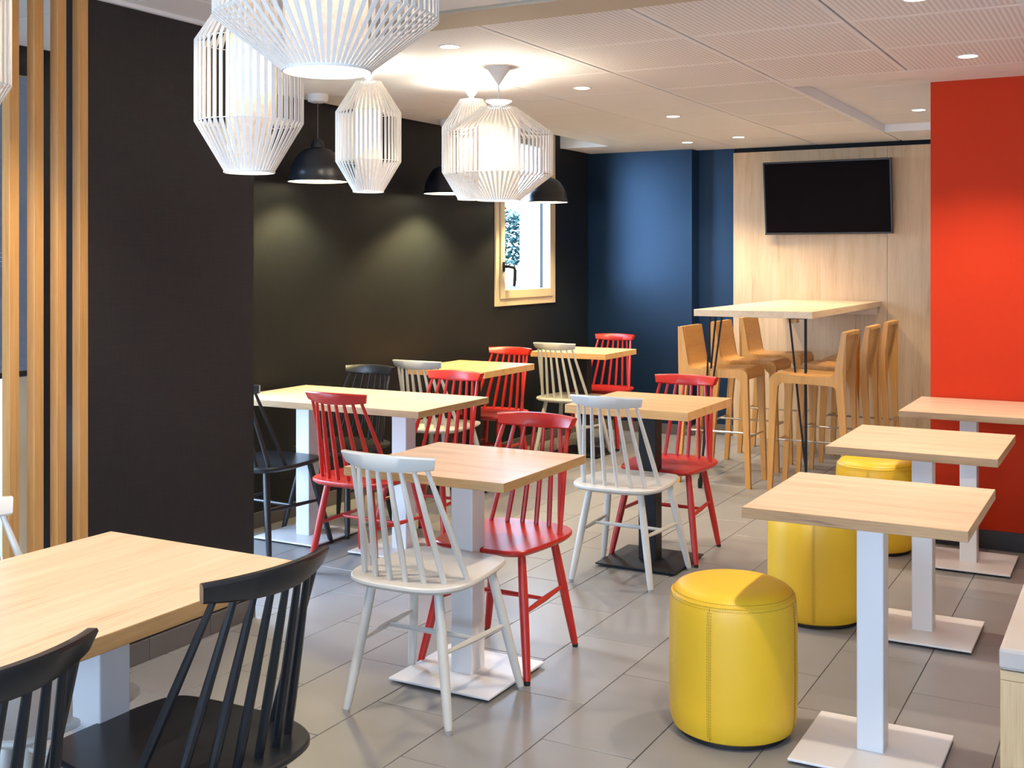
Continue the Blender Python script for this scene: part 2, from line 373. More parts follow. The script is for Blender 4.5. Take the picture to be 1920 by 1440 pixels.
# skirting of tile strips
def skirting(name, p0, p1, out, m, h=.078, th=.009, step=.31, base=None):
    """row of skirting tiles from p0 to p1, 'out' is the side the face looks to"""
    p0 = Vector((p0[0], p0[1], 0)); p1 = Vector((p1[0], p1[1], 0)); d = (p1 - p0); Ln = d.length; d.normalize(); o_ = Vector((out[0], out[1], 0))
    bm = bmesh.new()
    a = p0 + o_ * (th * .4); lo = [min(p0[i], p1[i], a[i]) for i in (0, 1)]; hi = [max(p0[i], p1[i], a[i], (p1 + o_ * th * .4)[i]) for i in (0, 1)]
    box(bm, lo[0], hi[0], lo[1], hi[1], 0, h - .003)
    root = struct(mobj(name, bm, M_GROUT))
    k = 0; s = 0
    while s < Ln - .02:
        e = min(s + step - .003, Ln); q0 = p0 + d * s; q1 = p0 + d * e + o_ * th
        bx('tile', min(q0.x, q1.x), max(q0.x, q1.x), min(q0.y, q1.y), max(q0.y, q1.y), 0.001, h, m, root, bevel=.0012)
        s += step
skirting('baseboard_partition', (-3.178, 2.752 - .04), (-3.178, 3.587), (1, 0), M_BASET)
skirting('baseboard_left', (XL, 4.58), (XL, YB), (1, 0), M_BASET, h=.085)
skirting('baseboard_back', (XL + .01, YB), (-3.277, YB), (0, -1), M_BASET, h=.085)
skirting('baseboard_recess', (-3.277, YR), (-2.97, YR), (0, -1), M_BASET, h=.085)
skirting('baseboard_red', (-0.965, 6.22), (.6, 6.22), (0, -1), M_BASED, h=.095, step=.45)
skirting('baseboard_side', (-3.277, YB), (-3.277, YR), (1, 0), M_BASET, h=.085)

# ceiling
ce = struct(bx('ceiling', -4.44, 3.2, -3.2, 9.6, 2.56, 2.75, M_BACK))
XJ = [-4.20, -3.555, -2.915, -2.278, -1.6395, -1.004, -.366, .272, .91, 1.55, 2.19, 3.0]
YJ = [3.82 + .657 * i for i in range(9)]       # 3.82 ... 9.08
YJ[-1] = 9.17
meshes = {}
def ctile(x0, x1, y0, y1, m, z=CE, gx=.005, gy=.0018):
    w, h_ = round(x1 - x0 - 2 * gx, 4), round(y1 - y0 - 2 * gy, 4); key = (w, h_, m.name)
    if key not in meshes:
        bm = bmesh.new(); box(bm, -w / 2, w / 2, -h_ / 2, h_ / 2, 0, .014); o = mobj('tile', bm, m, ce, bevel=.0015, seg=1); meshes[key] = o
    else: o = meshes[key].copy(); COL.objects.link(o)
    o.location = ((x0 + x1) / 2, (y0 + y1) / 2, z)
PX0, PY0, PY1 = -3.785, 6.95, 8.48       # pocket above the window
for i, (x0, x1) in enumerate(zip(XJ, XJ[1:])):
    for j, (y0, y1) in enumerate(zip(YJ, YJ[1:])):
        cxm, cym = (x0 + x1) / 2, (y0 + y1) / 2
        perf = (cxm > -2.3 and cym < 7.9) or (-2.95 < cxm < -2.3 and cym < 5.1)
        if cxm > -1.6395 and cxm < -.9 and y0 > 5.7: continue          # raised bay handled below
        if cxm > -.9 and y0 > 5.7:
            continue
        if y1 > YB and cxm < -3.277: y1_ = YB
        else: y1_ = y1
        if i == 0:
            # the strip along the left wall is cut by the window pocket
            if y1 <= PY0: ctile(x0, x1, y0, y1, M_WHITE, gx=.002, gy=.001)
            elif y0 < PY0: ctile(x0, x1, y0, PY0, M_WHITE, gx=.002, gy=.0); ctile(PX0, x1, PY0, y1, M_WHITE, gx=.002, gy=.0)
            elif y1 <= PY1: ctile(PX0, x1, y0, y1, M_WHITE, gx=.002, gy=.0)
            elif y0 < PY1: ctile(PX0, x1, y0, PY1, M_WHITE, gx=.002, gy=.0); ctile(x0, x1, PY1, y1_, M_WHITE, gx=.002, gy=.0)
            else: ctile(x0, x1, y0, y1_, M_WHITE, gx=.002, gy=.0)
            continue
        if cxm < -2.95: ctile(x0, x1, y0, y1_, M_WHITE, gx=.0012, gy=.0012)
        else: ctile(x0, x1, y0, y1_, M_PERF if perf else M_WHITE)
# plain strip in front of the raised bay, then the bay
RZ = CE + .052
ctile(-1.6395, 3.0, YJ[3], 6.05, M_WHITE, gx=.001)
ctile(-.965, 3.0, 6.05, 6.22, M_WHITE, gx=.001)
for y0, y1 in ((6.05, 6.60), (6.60, 7.24), (7.24, 7.86), (7.86, 8.49)):
    ctile(-1.630, -.2, y0, y1, M_WHITE, z=RZ, gx=.001, gy=.0022)
ctile(-1.632, -.2, 8.49, 9.17, M_WHITE, gx=.001, gy=.001)
bx('bay_edge', -1.6395, -1.630, 6.05, 8.49, CE - .003, RZ + .01, M_WHITE, ce)
bx('bay_edge', -1.6395, -.2, 6.042, 6.05, CE, RZ + .01, M_WHITE, ce)
bx('bay_edge', -1.6395, -.2, 8.485, 8.493, CE, RZ + .01, M_WHITE, ce)
# pocket sides above the window
bx('pocket_side', XL, PX0, PY1, PY1 + .02, CE + .002, 2.54, M_WHITE, ce)
bx('pocket_side', XL, PX0, PY0 - .02, PY0, CE + .002, 2.54, M_WHITE, ce)
bx('pocket_side', PX0, PX0 + .015, PY0, PY1, CE + .002, 2.54, M_WHITE, ce)
bx('pocket_lid', XL, PX0, PY0, PY1, 2.53, 2.545, M_WHITE, ce)
# solid beam across the ceiling and the boards on the near side
struct(bx('trim_beam', -4.20, 3.0, 3.575, 3.815, CE - .012, CE + .15, M_BEIGE, bevel=.003))
YN = [3.57 - .657 * i for i in range(11)]
for x0, x1 in zip(XJ, XJ[1:]):
    for y1, y0 in zip(YN, YN[1:]):
        if y1 > -3: ctile(x0, x1, max(y0, -3), y1, M_WHITE, gx=.0025, gy=.0015)
struct(bx('trim_partition', -3.178, -3.160, 2.752, 3.575, CE - .014, CE, M_WHITE))

# visible window in the left wall
win = struct(thing('window_1', None, None))
def ring_frame(name, x0, x1, y0, y1, z0, z1, w, m, parent, bevel=.003, wb=None):
    bm = bmesh.new(); wb = wb or w
    box(bm, x0, x1, y0, y0 + w, z0, z1); box(bm, x0, x1, y1 - w, y1, z0, z1)
    box(bm, x0, x1, y0 + w, y1 - w, z0, z0 + wb); box(bm, x0, x1, y0 + w, y1 - w, z1 - w, z1)
    return mobj(name, bm, m, parent, bevel=bevel)
fr = ring_frame('window_frame', XL - .06, XL + .012, 7.387, 8.37, 1.107, WZ1, .055, M_CREAM, win)
bx('seal', XL - .05, XL - .004, 7.443, 7.452, 1.16, WZ1 - .05, M_SEAL, win)
sa = ring_frame('sash', XL - .045, XL + .022, 7.452, 8.318, 1.162, WZ1 - .058, .062, M_CREAM, win, wb=.066)
bx('pane', XL - .02, XL - .014, 7.512, 8.258, 1.225, WZ1 - .118, M_GLASS, win)
hd = bmesh.new()
bmx = bmesh.new(); box(bmx, XL + .022, XL + .034, 7.470, 7.500, 1.365, 1.44)
hp = mobj('handle_plate', bmx, M_PK, win, bevel=.006)
hd.free(); bmx = bmesh.new()
tube(bmx, [(XL + .03, 7.485, 1.405), (XL + .065, 7.485, 1.405), (XL + .075, 7.50, 1.402), (XL + .075, 7.555, 1.395), (XL + .072, 7.575, 1.375), (XL + .068, 7.578, 1.31), (XL + .064, 7.573, 1.255)],
     [.013, .013, .013, .013, .014, .015, .010], 10)
mobj('handle', bmx, M_PK, hp, smooth=True)
# glazed openings further along the left wall, hidden from the lens by the partition
for n_, (y0, y1) in enumerate(((3.62, 4.56), (2.16, 3.34))):
    w2 = struct(thing('window_%d' % (n_ + 2), None, None))
    ring_frame('window_frame', XL - .08, XL - .01, y0, y1, .12, 2.25, .06, M_CREAM, w2)
    bx('pane', XL - .05, XL - .045, y0 + .06, y1 - .06, .18, 2.19, M_GLASS, w2)
# facade behind the camera: mullions
fac = struct(thing('window_4', None, None))
for i in range(6):
    x = -3.9 + i * 1.32
    bx('mullion', x - .03, x + .03, -3.12, -3.02, .8, 1.65, M_CREAM, fac)
# ribbed roller blind
bl = bmesh.new()
for i in range(70):
    z = .98 + i * .0180
    box(bl, XL - .005, XL + .004 + .002, 2.30, 3.335, z, z + .0179) if i % 2 else box(bl, XL - .005, XL + .009, 2.30, 3.335, z, z + .0179)
bd = thing('roller_blind', 'ribbed grey-blue roller blind glimpsed behind the oak slats', 'blind')
o = mobj('ribbed_cloth', bl, M_BLIND, bd); o['kind'] = 'stuff'
bx('bottom_bar', XL - .006, XL + .012, 2.30, 3.335, .955, .98, M_SEAL, bd, bevel=.003)

# outside the window: lawn, white building, hedge
struct(bx('ground', -40, -4.46, -5, 45, -.5, -.35, M_GRASS))
struct(bx('grass_bank', -30, -8, 20.5, 26, -.35, .85, M_GRASS))
ob = thing('white_building', 'bright white rendered building standing outside the window', 'building')
bx('wall', -5.46, -4.46, 10.07, 14.0, -.35, 5.0, M_EXTW, ob)
bx('downpipe', -5.205, -5.165, 10.03, 10.07, -.35, 5.0, mat('slate_blue_pipe', (.10, .18, .32), rough=.5), ob)
hg = thing('garden_hedge', 'leafy blue-green hedge seen through the left of the window', 'hedge', (-12.5, 22.8, -.35))
bm = bmesh.new(); rnd = random.Random(3)
for i in range(7000):
    c = Vector((rnd.uniform(-2.4, 2.4), rnd.uniform(-.5, .5), abs(rnd.gauss(0, 1)) * .15 + rnd.uniform(1.6, 2.75)))
    a = rnd.uniform(0, 2 * PI); t = rnd.uniform(-.8, .8); s = rnd.uniform(.04, .09)
    u = Vector((math.cos(a), math.sin(a), t)).normalized() * s; v = u.cross(Vector((rnd.uniform(-1, 1), rnd.uniform(-1, 1), 1))).normalized() * s * .5
    bm.faces.new([bm.verts.new(c - u), bm.verts.new(c + v), bm.verts.new(c + u), bm.verts.new(c - v)])
o = mobj('foliage', bm, M_LEAF, hg); o['kind'] = 'stuff'
bm = bmesh.new()
for i in range(14):
    x = rnd.uniform(-2.2, 2.2); tube(bm, [(x, 0, 1.19), (x + rnd.uniform(-.3, .3), .1, 1.7), (x + rnd.uniform(-.5, .5), 0, 2.5)], [.03, .02, .01], 6)
mobj('stem', bm, M_BARK, hg)

# ------------------------------------------------------------------ slatted screen at the far left
sc = thing('slatted_screen', 'vertical oak slat screen beside the graphite partition', 'screen')
for i, y in enumerate((2.713, 2.622, 2.531, 2.437)):
    bx('slat', -3.214, -3.178, y, y + .037, 0, CE, M_POST, sc, bevel=.0015)

# ------------------------------------------------------------------ dining chairs
SEAT_OUT = [(0, -.262), (.075, -.260), (.135, -.246), (.178, -.215), (.205, -.165), (.215, -.10), (.212, -.02), (.203, .07), (.193, .14), (.183, .178), (.16, .203), (.12, .214), (0, .218)]
def seat_bm():
    out = SEAT_OUT + [(-x, y) for x, y in SEAT_OUT[-2:0:-1]]
    for _ in range(2):
        out = [q for a, b in zip(out, out[1:] + out[:1]) for q in ((a[0] * .75 + b[0] * .25, a[1] * .75 + b[1] * .25), (a[0] * .25 + b[0] * .75, a[1] * .25 + b[1] * .75))]
    bm = bmesh.new(); rings = []
    for s, z, dy in ((.0, .447, 0), (.93, .4465, 0), (.985, .446, 0), (1.0, .442, 0), (1.0, .434, 0), (.95, .423, 0), (.86, .417, 0), (0, .417, 0)):
        if s == 0: rings.append([bm.verts.new((0, -.02, z))])
        else: rings.append([bm.verts.new((x * s, -.02 + (y + .02) * s, z)) for x, y in out])
    n = len(out)
    for a, b in zip(rings, rings[1:]):
        for k in range(n):
            k2 = (k + 1) % n
            if len(a) == 1: bm.faces.new((a[0], b[k], b[k2]))
            elif len(b) == 1: bm.faces.new((a[k], b[0], a[k2]))
            else: bm.faces.new((a[k], b[k], b[k2], a[k2]))
    bmesh.ops.recalc_face_normals(bm, faces=bm.faces)
    return bm
def crest_bm():
    bm = bmesh.new(); N = 18; rings = []
    for i in range(N + 1):
        u = -1 + 2 * i / N
        yc = -.300 + .046 * u * u
        zt = .853 + .005 * (1 - u * u)
        zb = .8125 - .0095 * (1 - u * u)
        nx = -.50 * u                      # normal tilt of the curve
        th = .0115
        sec = []
        for (s, t) in ((-1, .12), (-1, .88), (-.6, 1), (.6, 1), (1, .88), (1, .12), (.6, 0), (-.6, 0)):
            z = zb + (zt - zb) * t
            hw = .157 + .013 * t
            y = yc + s * th - .014 * t + .007
            sec.append(bm.verts.new((u * hw + (s * th * nx), y, z)))
        rings.append(sec)
    for a, b in zip(rings, rings[1:]):
        for k in range(8): bm.faces.new((a[k], a[(k + 1) % 8], b[(k + 1) % 8], b[k]))
    bm.faces.new(rings[0][::-1]); bm.faces.new(rings[-1])
    bmesh.ops.recalc_face_normals(bm, faces=bm.faces)
    return bm
SPB = [(-.187, -.092), (-.150, -.172), (-.091, -.196), (-.030, -.207), (.030, -.207), (.091, -.196), (.150, -.172), (.187, -.092)]
SPT = [-.139, -.101, -.061, -.0205, .0205, .061, .101, .139]
LEG = {'RL': ((-.192, -.218), (-.122, -.165)), 'RR': ((.192, -.218), (.122, -.165)), 'FL': ((-.219, .218), (-.148, .128)), 'FR': ((.219, .218), (.148, .128))}
def legpt(k, z):
    f, t = LEG[k]; s = z / .425; return Vector((f[0] + (t[0] - f[0]) * s, f[1] + (t[1] - f[1]) * s, z))
def make_chair(colour, m, glide):
    root = thing('dining_chair', 'proto', 'chair')
    mobj('seat', seat_bm(), m, root, smooth=True)
    mobj('crest_rail', crest_bm(), m, root, smooth=True)
    for (bxx, by), tx in zip(SPB, SPT):
        bm = bmesh.new(); ty = -.300 + .046 * (tx / .157) ** 2 + .006
        p0 = Vector((bxx, by, .440)); p1 = Vector((tx, ty, .812))
        tube(bm, [p0.lerp(p1, s) for s in (0, .2, .5, .8, 1)], [.0092, .0104, .0100, .0086, .0074], 8)
        mobj('spindle', bm, m, root, smooth=True)
    for k in LEG:
        bm = bmesh.new()
        tube(bm, [legpt(k, z) for z in (.012, .03, .13, .27, .40, .425)], [.0115, .0135, .0158, .0168, .0148, .0135], 12)
        lg = mobj('leg', bm, m, root, smooth=True)
        bm = bmesh.new(); f = legpt(k, .006); lathe(bm, [(0, 0), (.0105, 0), (.0112, .004), (.0112, .013), (0, .013)], 12, f.x, f.y)
        mobj('glide', bm, glide, lg, smooth=True)
    for a, b in (('RL', 'FL'), ('RR', 'FR')):
        p0, p1 = legpt(a, .232), legpt(b, .228); bm = bmesh.new()
        tube(bm, [p0.lerp(p1, s) for s in (.02, .2, .5, .8, .98)], [.0065, .0085, .0105, .0085, .0065], 8); mobj('stretcher', bm, m, root, smooth=True)
    p0 = legpt('RL', .23).lerp(legpt('FL', .23), .5); p1 = legpt('RR', .23).lerp(legpt('FR', .23), .5); bm = bmesh.new()
    tube(bm, [p0.lerp(p1, s) for s in (.01, .2, .5, .8, .99)], [.0065, .008, .010, .008, .0065], 8); mobj('stretcher', bm, m, root, smooth=True)
    return root
PROTO = {'w': make_chair('white', M_CW, M_GLIDE), 'r': make_chair('red', M_CR, M_GLIDEK), 'b': make_chair('black', M_CB, M_GLIDEK)}
CHAIRS = [
 ('w', -2.064, 3.199, 1.46, 'off-white spindle-back chair in the centre foreground, back to the viewer, at the small square table'),
 ('r', -2.068, 3.681, 180.0, 'red spindle chair facing the viewer across the central square table with white pedestal'),
 ('w', -2.085, 4.898, 1.3, 'off-white spindle chair, back to the viewer, over the black base plate of the table'),
 ('r', -2.079, 5.387, 181.1, 'red spindle chair behind the table on the black base, bar stools beyond it'),
 ('r', -3.205, 4.43, -0.3, 'red spindle chair, back to the viewer, tucked into the long two-pedestal table'),
 ('b', -3.884, 4.505, -1.3, 'black spindle chair partly hidden by the dark partition at the long table'),
 ('b', -3.852, 5.047, 178.7, 'black spindle chair against the dark wall behind the long table'),
 ('r', -3.241, 4.997, 181.6, 'red spindle chair facing the viewer behind the right end of the long table'),
 ('w', -3.802, 5.987, 0.3, 'off-white spindle chair at the honey-coloured table behind the long table'),
 ('r', -3.809, 6.600, 177.5, 'red spindle chair facing the viewer under the dark wall left of the window'),
 ('w', -3.726, 7.672, -1.3, 'off-white spindle chair at the farthest table, below the window'),
 ('r', -3.734, 8.246, 182.2, 'red spindle chair at the farthest table in the corner by the blue-lit wall'),
 ('b', -1.785, 1.776, 86.3, 'black spindle chair in the left foreground, whole backrest in view, at the near table'),
 ('b', -1.772, 1.146, 90.0, 'black spindle chair cropped by the bottom left corner of the photo'),
 ('w', -2.268, 1.778, -90.0, 'off-white chair on the far side of the near table, by the oak slats'),
]
used = set()
for c, x, y, rz, lab in CHAIRS:
    o = PROTO[c] if c not in used else copy_tree(PROTO[c])
    used.add(c)
    o.location = (x, y, 0); o.rotation_euler = (0, 0, math.radians(rz)); o['label'] = lab; o['group'] = 'spindle-back dining chairs'

# ------------------------------------------------------------------ tables
def table(name, label, cx, cy, sx, sy, h, th, peds, top, edge, base, rz=0, edge2=None, group=None, plate=.40, edgeL=None):
    r = thing(name, label, 'table', (cx, cy, 0), math.radians(rz), group)
    bm = bmesh.new(); fs = box(bm, -sx / 2, sx / 2, -sy / 2, sy / 2, h - th, h)
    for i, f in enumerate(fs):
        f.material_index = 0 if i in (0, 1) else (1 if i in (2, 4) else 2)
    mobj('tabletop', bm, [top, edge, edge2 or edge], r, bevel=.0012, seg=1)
    for px_, py_ in peds:
        dark = base is M_PK
        bm = bmesh.new(); w = .0385 if cx > -1.5 else .0435
        box(bm, px_ - w, px_ + w, py_ - w, py_ + w, .014, h - th - .004); mobj('column', bm, base, r, bevel=.004)
        bm = bmesh.new(); box(bm, px_ - plate / 2, px_ + plate / 2, py_ - plate / 2, py_ + plate / 2, .009, .017); pl = mobj('base_plate', bm, base, r, bevel=.0025)
        for gx, gy in ((1, 1), (1, -1), (-1, 1), (-1, -1)):
            bm = bmesh.new(); lathe(bm, [(0, 0), (.014, 0), (.014, .0095), (0, .0095)], 12, px_ + gx * (plate / 2 - .035), py_ + gy * (plate / 2 - .035)); mobj('foot', bm, M_GLIDEK, pl)
        bm = bmesh.new(); box(bm, px_ - .13, px_ + .13, py_ - .13, py_ + .13, h - th - .005, h - th + .001); mobj('top_plate', bm, base, r)
    return r
G1 = 'square pedestal tables'
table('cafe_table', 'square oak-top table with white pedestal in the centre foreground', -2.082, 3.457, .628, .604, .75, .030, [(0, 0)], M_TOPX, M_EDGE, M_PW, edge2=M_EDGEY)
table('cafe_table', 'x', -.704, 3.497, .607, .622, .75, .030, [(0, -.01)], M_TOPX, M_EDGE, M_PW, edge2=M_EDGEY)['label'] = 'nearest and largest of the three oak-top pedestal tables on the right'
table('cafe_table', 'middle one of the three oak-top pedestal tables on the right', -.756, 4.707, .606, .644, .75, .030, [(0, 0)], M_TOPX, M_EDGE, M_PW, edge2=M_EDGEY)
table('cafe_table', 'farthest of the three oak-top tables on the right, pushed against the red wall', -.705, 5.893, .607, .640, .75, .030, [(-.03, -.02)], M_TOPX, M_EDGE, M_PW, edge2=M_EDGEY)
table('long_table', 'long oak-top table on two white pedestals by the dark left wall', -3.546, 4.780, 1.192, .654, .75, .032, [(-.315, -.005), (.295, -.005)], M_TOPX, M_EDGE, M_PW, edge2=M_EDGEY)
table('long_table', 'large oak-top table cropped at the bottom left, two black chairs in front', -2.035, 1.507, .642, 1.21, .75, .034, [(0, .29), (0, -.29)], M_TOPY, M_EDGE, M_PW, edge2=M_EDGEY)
table('cafe_table', 'square table on a black pedestal and black base plate, middle of the room', -2.088, 5.170, .612, .622, .774, .040, [(0, 0)], M_GTOP, M_GEDGE, M_PK)
table('cafe_table', 'honey-coloured square table along the dark wall, behind the long table', -3.790, 6.340, .575, .64, .774, .040, [(0, 0)], M_GTOP, M_GEDGE, M_PK)
table('cafe_table', 'farthest square table, in the dark corner below the window', -3.700, 7.840, .61, .575, .774, .040, [(0, 0)], M_GTOP, M_GEDGE, M_PK)

# bar table on hairpin legs
bt = thing('bar_table', 'high pale wooden bar table on black hairpin legs fixed to the panelled wall', 'table', (-2.1675, 8.115, 0))
bm = bmesh.new(); box(bm, -.3825, .3825, -1.055, 1.050, 1.092, 1.135); mobj('tabletop', bm, M_BAR, bt, bevel=.0015, seg=1)
for tops, foot in (([(-2.462, 7.125), (-2.450, 7.205), (-2.383, 7.125)], (-2.481, 6.985)), ([(-1.944, 7.125), (-1.862, 7.205), (-1.846, 7.125)], (-1.800, 6.985))):
    tops = [Vector((x + 2.1675, y - 8.115, 1.09)) for x, y in tops]; foot = Vector((foot[0] + 2.1675, foot[1] - 8.115, 0))
    xs = [t.x for t in tops]
    bm = bmesh.new(); box(bm, min(xs) - .012, max(xs) + .012, -1.01, -.895, 1.086, 1.0925)
    pl = mobj('leg_plate', bm, M_PK, bt)
    bm = bmesh.new()
    for i, t in enumerate(tops):
        a = i * 2 * PI / 3; f = foot + Vector((.010 * math.cos(a), .010 * math.sin(a), .016))
        tube(bm, [t, t.lerp(f, .5), f], .0066, 8)
    tube(bm, [foot + Vector((0, 0, .06)), foot + Vector((0, 0, .03)), foot], [.013, .015, .012], 10)
    mobj('leg', bm, M_PK, bt, smooth=True)
bx('support_block', .20, .26, -.97, -.90, 1.060, 1.092, M_BEECH, bt)
bx('wall_bracket', -.36, .36, 1.01, 1.05, 1.03, 1.092, M_BAR, bt)

# ------------------------------------------------------------------ bar stools (local +x is forward)
def arc(cx, cz, r, a0, a1, n=5): return [(cx + r * math.cos(math.radians(a0 + (a1 - a0) * i / n)), cz + r * math.sin(math.radians(a0 + (a1 - a0) * i / n))) for i in range(n + 1)]
def make_stool():
    r = thing('bar_stool', 'proto', 'stool')
    # side frame: front leg, seat rail, rear leg and back post in one piece of bent wood
    out = [(.250, 0), (.232, .70)] + arc(.187, .712, .045, 0, 90) + [(.10, .752), (0, .747), (-.115, .747)] + arc(-.125, .787, .040, 270, 200, 4) + [(-.185, .90), (-.205, 1.018), (-.235, 1.018), (-.222, .90), (-.212, .80), (-.212, .72), (-.228, .50), (-.250, 0), (-.222, 0), (-.186, .50), (-.172, .64)] + arc(-.142, .662, .030, 180, 90, 4) + [(0, .697), (.155, .700)] + arc(.158, .675, .025, 90, 0, 4) + [(.196, .50), (.222, 0)]
    for s in (-1, 1):
        bm = bmesh.new(); prism(bm, out, s * .155, s * .190, 'XZ'); mobj('side_frame', bm, M_BEECH, r)
    shell = [(.231, .700)] + arc(.187, .716, .045, 0, 90) + [(.10, .756), (0, .751), (-.110, .751)] + arc(-.122, .793, .042, 270, 200, 6) + [(-.184, .90), (-.203, 1.020)]
    inn = [(-.217, 1.020), (-.199, .90), (-.180, .80)] + arc(-.122, .793, .056, 200, 270, 6) + [(0, .737), (.10, .741), (.185, .741)] + arc(.185, .712, .030, 80, 0, 5) + [(.216, .700)]
    bm = bmesh.new(); prism(bm, shell + inn, -.156, .156, 'XZ'); mobj('shell', bm, M_BEECHX, r, smooth=True)
    bx('top_rail', -.236, -.202, -.156, .156, .995, 1.0185, M_BEECH, r, bevel=.003)
    bx('apron', .196, .229, -.156, .156, .690, .735, M_BEECH, r, bevel=.003)
    for x, z in ((.228, .322), (-.228, .322)):
        bm = bmesh.new(); tube(bm, [(x, -.175, z), (x, .175, z)], .0065, 8); mobj('stretcher', bm, M_STEEL, r, smooth=True)
    bm = bmesh.new(); tube(bm, [(-.228, 0, .322), (.228, 0, .322)], .0065, 8); mobj('stretcher', bm, M_STEEL, r, smooth=True)
    return r
st = make_stool()
STOOLS = [(-2.437, 7.285, 0, 'honey beech bar stool nearest on the left side of the bar table'),
          (-2.437, 7.93, 0, 'honey beech bar stool in the middle of the left side of the bar table'),
          (-2.437, 8.58, 0, 'honey beech bar stool closest to the wall on the left side of the bar table'),
          (-1.795, 7.165, 180, 'honey beech bar stool nearest on the right side of the bar table'),
          (-1.795, 7.83, 180, 'honey beech bar stool in the middle of the right side of the bar table'),
          (-1.795, 8.45, 180, 'honey beech bar stool closest to the wall on the right side of the bar table')]
for i, (x, y, rz, lab) in enumerate(STOOLS):
    o = st if i == 0 else copy_tree(st)
    o.location = (x, y, 0); o.rotation_euler = (0, 0, math.radians(rz)); o['label'] = lab; o['group'] = 'beech bar stools'

# ------------------------------------------------------------------ yellow poufs
def make_pouf():
    r = thing('pouf', 'proto', 'pouf')
    R = .197
    prof = [(0, .012), (R - .03, .012), (R - .012, .022), (R - .004, .045), (R - .0005, .09), (R, .2), (R - .001, .36), (R - .004, .405), (R - .008, .421), (R - .0105, .427), (R - .014, .432), (R - .024, .444), (R - .040, .452), (R - .07, .457), (R - .12, .459), (0, .460)]
    bm = bmesh.new(); lathe(bm, prof, 64); mobj('cover', bm, M_YEL, r, smooth=True)
    bm = bmesh.new(); torus(bm, R - .0085, .0022, .4255, 64, 6); mobj('piping', bm, M_YEL, r, smooth=True)
    # stitch rows along the top seam and the four upright seams
    bm = bmesh.new()
    n = 150
    for row, (rr, z) in enumerate(((R - .0066, .4155), (R - .0155, .4345))):
        for k in range(n):
            a = 2 * PI * k / n; b = a + 2 * PI / n * .55
            p, q = [Vector(((rr + .0006) * math.cos(t), (rr + .0006) * math.sin(t), z)) for t in (a, b)]
            tube(bm, [p, q], .0009, 4, cap=False)
    for s in range(4):
        for da in (-.028, .028):
            a = math.radians(-105) + s * PI / 2 + da
            z = .03
            while z < .41:
                def rad(zz):
                    for (r0, z0), (r1, z1) in zip(prof[1:], prof[2:]):
                        if z0 <= zz <= z1: return r0 + (r1 - r0) * (zz - z0) / max(z1 - z0, 1e-6)
                    return R
                p = Vector((math.cos(a) * (rad(z) + .0006), math.sin(a) * (rad(z) + .0006), z)); q = Vector((math.cos(a) * (rad(z + .0045) + .0006), math.sin(a) * (rad(z + .0045) + .0006), z + .0045))
                tube(bm, [p, q], .0009, 4, cap=False); z += .0085
    o = mobj('stitching', bm, M_YSEAM, r); o['kind'] = 'stuff'
    for s in range(4):
        a = math.radians(-105) + s * PI / 2; bm = bmesh.new()
        pts = [(rr_ + .0002, zz) for rr_, zz in prof[2:9]]
        tube(bm, [(math.cos(a) * p, math.sin(a) * p, z) for p, z in pts], .0012, 5); mobj('seam', bm, M_YSEAM, r, smooth=True)
    bm = bmesh.new(); lathe(bm, [(0, 0), (R - .03, 0), (R - .03, .014), (0, .014)], 48); mobj('base_disc', bm, M_GLIDEK, r)
    return r
pf = make_pouf()
for i, (x, y, a, lab) in enumerate(((-1.121, 3.457, 12, 'nearest yellow leatherette pouf, whole and standing in the open floor'),
                                   (-1.170, 4.700, 25, 'yellow pouf half hidden behind the nearest right-hand table'),
                                   (-1.187, 5.960, 15, 'farthest yellow pouf, only its top visible between the right-hand tables'))):
    o = pf if i == 0 else copy_tree(pf)
    o.location = (x, y, 0); o.rotation_euler = (0, 0, math.radians(a)); o['label'] = lab; o['group'] = 'yellow cylindrical poufs'

# ------------------------------------------------------------------ bench at the right edge
be = thing('bench', 'plywood bench with pale felt cushion cropped by the right edge', 'bench', (0, 0, 0))
bx('end_panel', -.322, .16, 3.165, 3.195, 0, .385, M_BENCH, be, bevel=.001)
bx('top_board', -.322, .16, 3.165, 6.10, .386, .410, wood('bench_board', (.62, .44, .24, 1), (.40, .25, .11, 1), 'X', c3=(.54, .36, .18, 1)), be, bevel=.001)
bx('front_panel', -.300, -.28, 3.195, 6.10, 0.0, .385, M_BENCH, be)
cu = bx('cushion', -.325, .15, 3.160, 6.10, .411, .468, M_CUSH, be, bevel=.010)
bx('backrest', .16, .26, 3.165, 6.10, 0, .95, M_CUSH, be, bevel=.012)

# ------------------------------------------------------------------ television
tv = thing('television', 'black flat-screen television mounted on the pale panelled wall', 'television', (-2.178, 9.055, 1.944))
tv.rotation_euler = (math.radians(7.5), 0, 0)
bx('casing', -.497, .497, -.012, .028, -.290, .290, M_TVB, tv, bevel=.004)
bx('screen', -.483, .483, -.0145, -.0115, -.274, .278, M_TVS, tv)
bx('bezel_strip', -.497, .497, -.017, -.012, -.290, -.274, M_TVB, tv, bevel=.002)
bx('wall_mount', -.12, .12, .028, .078, -.10, .10, M_PK, tv)

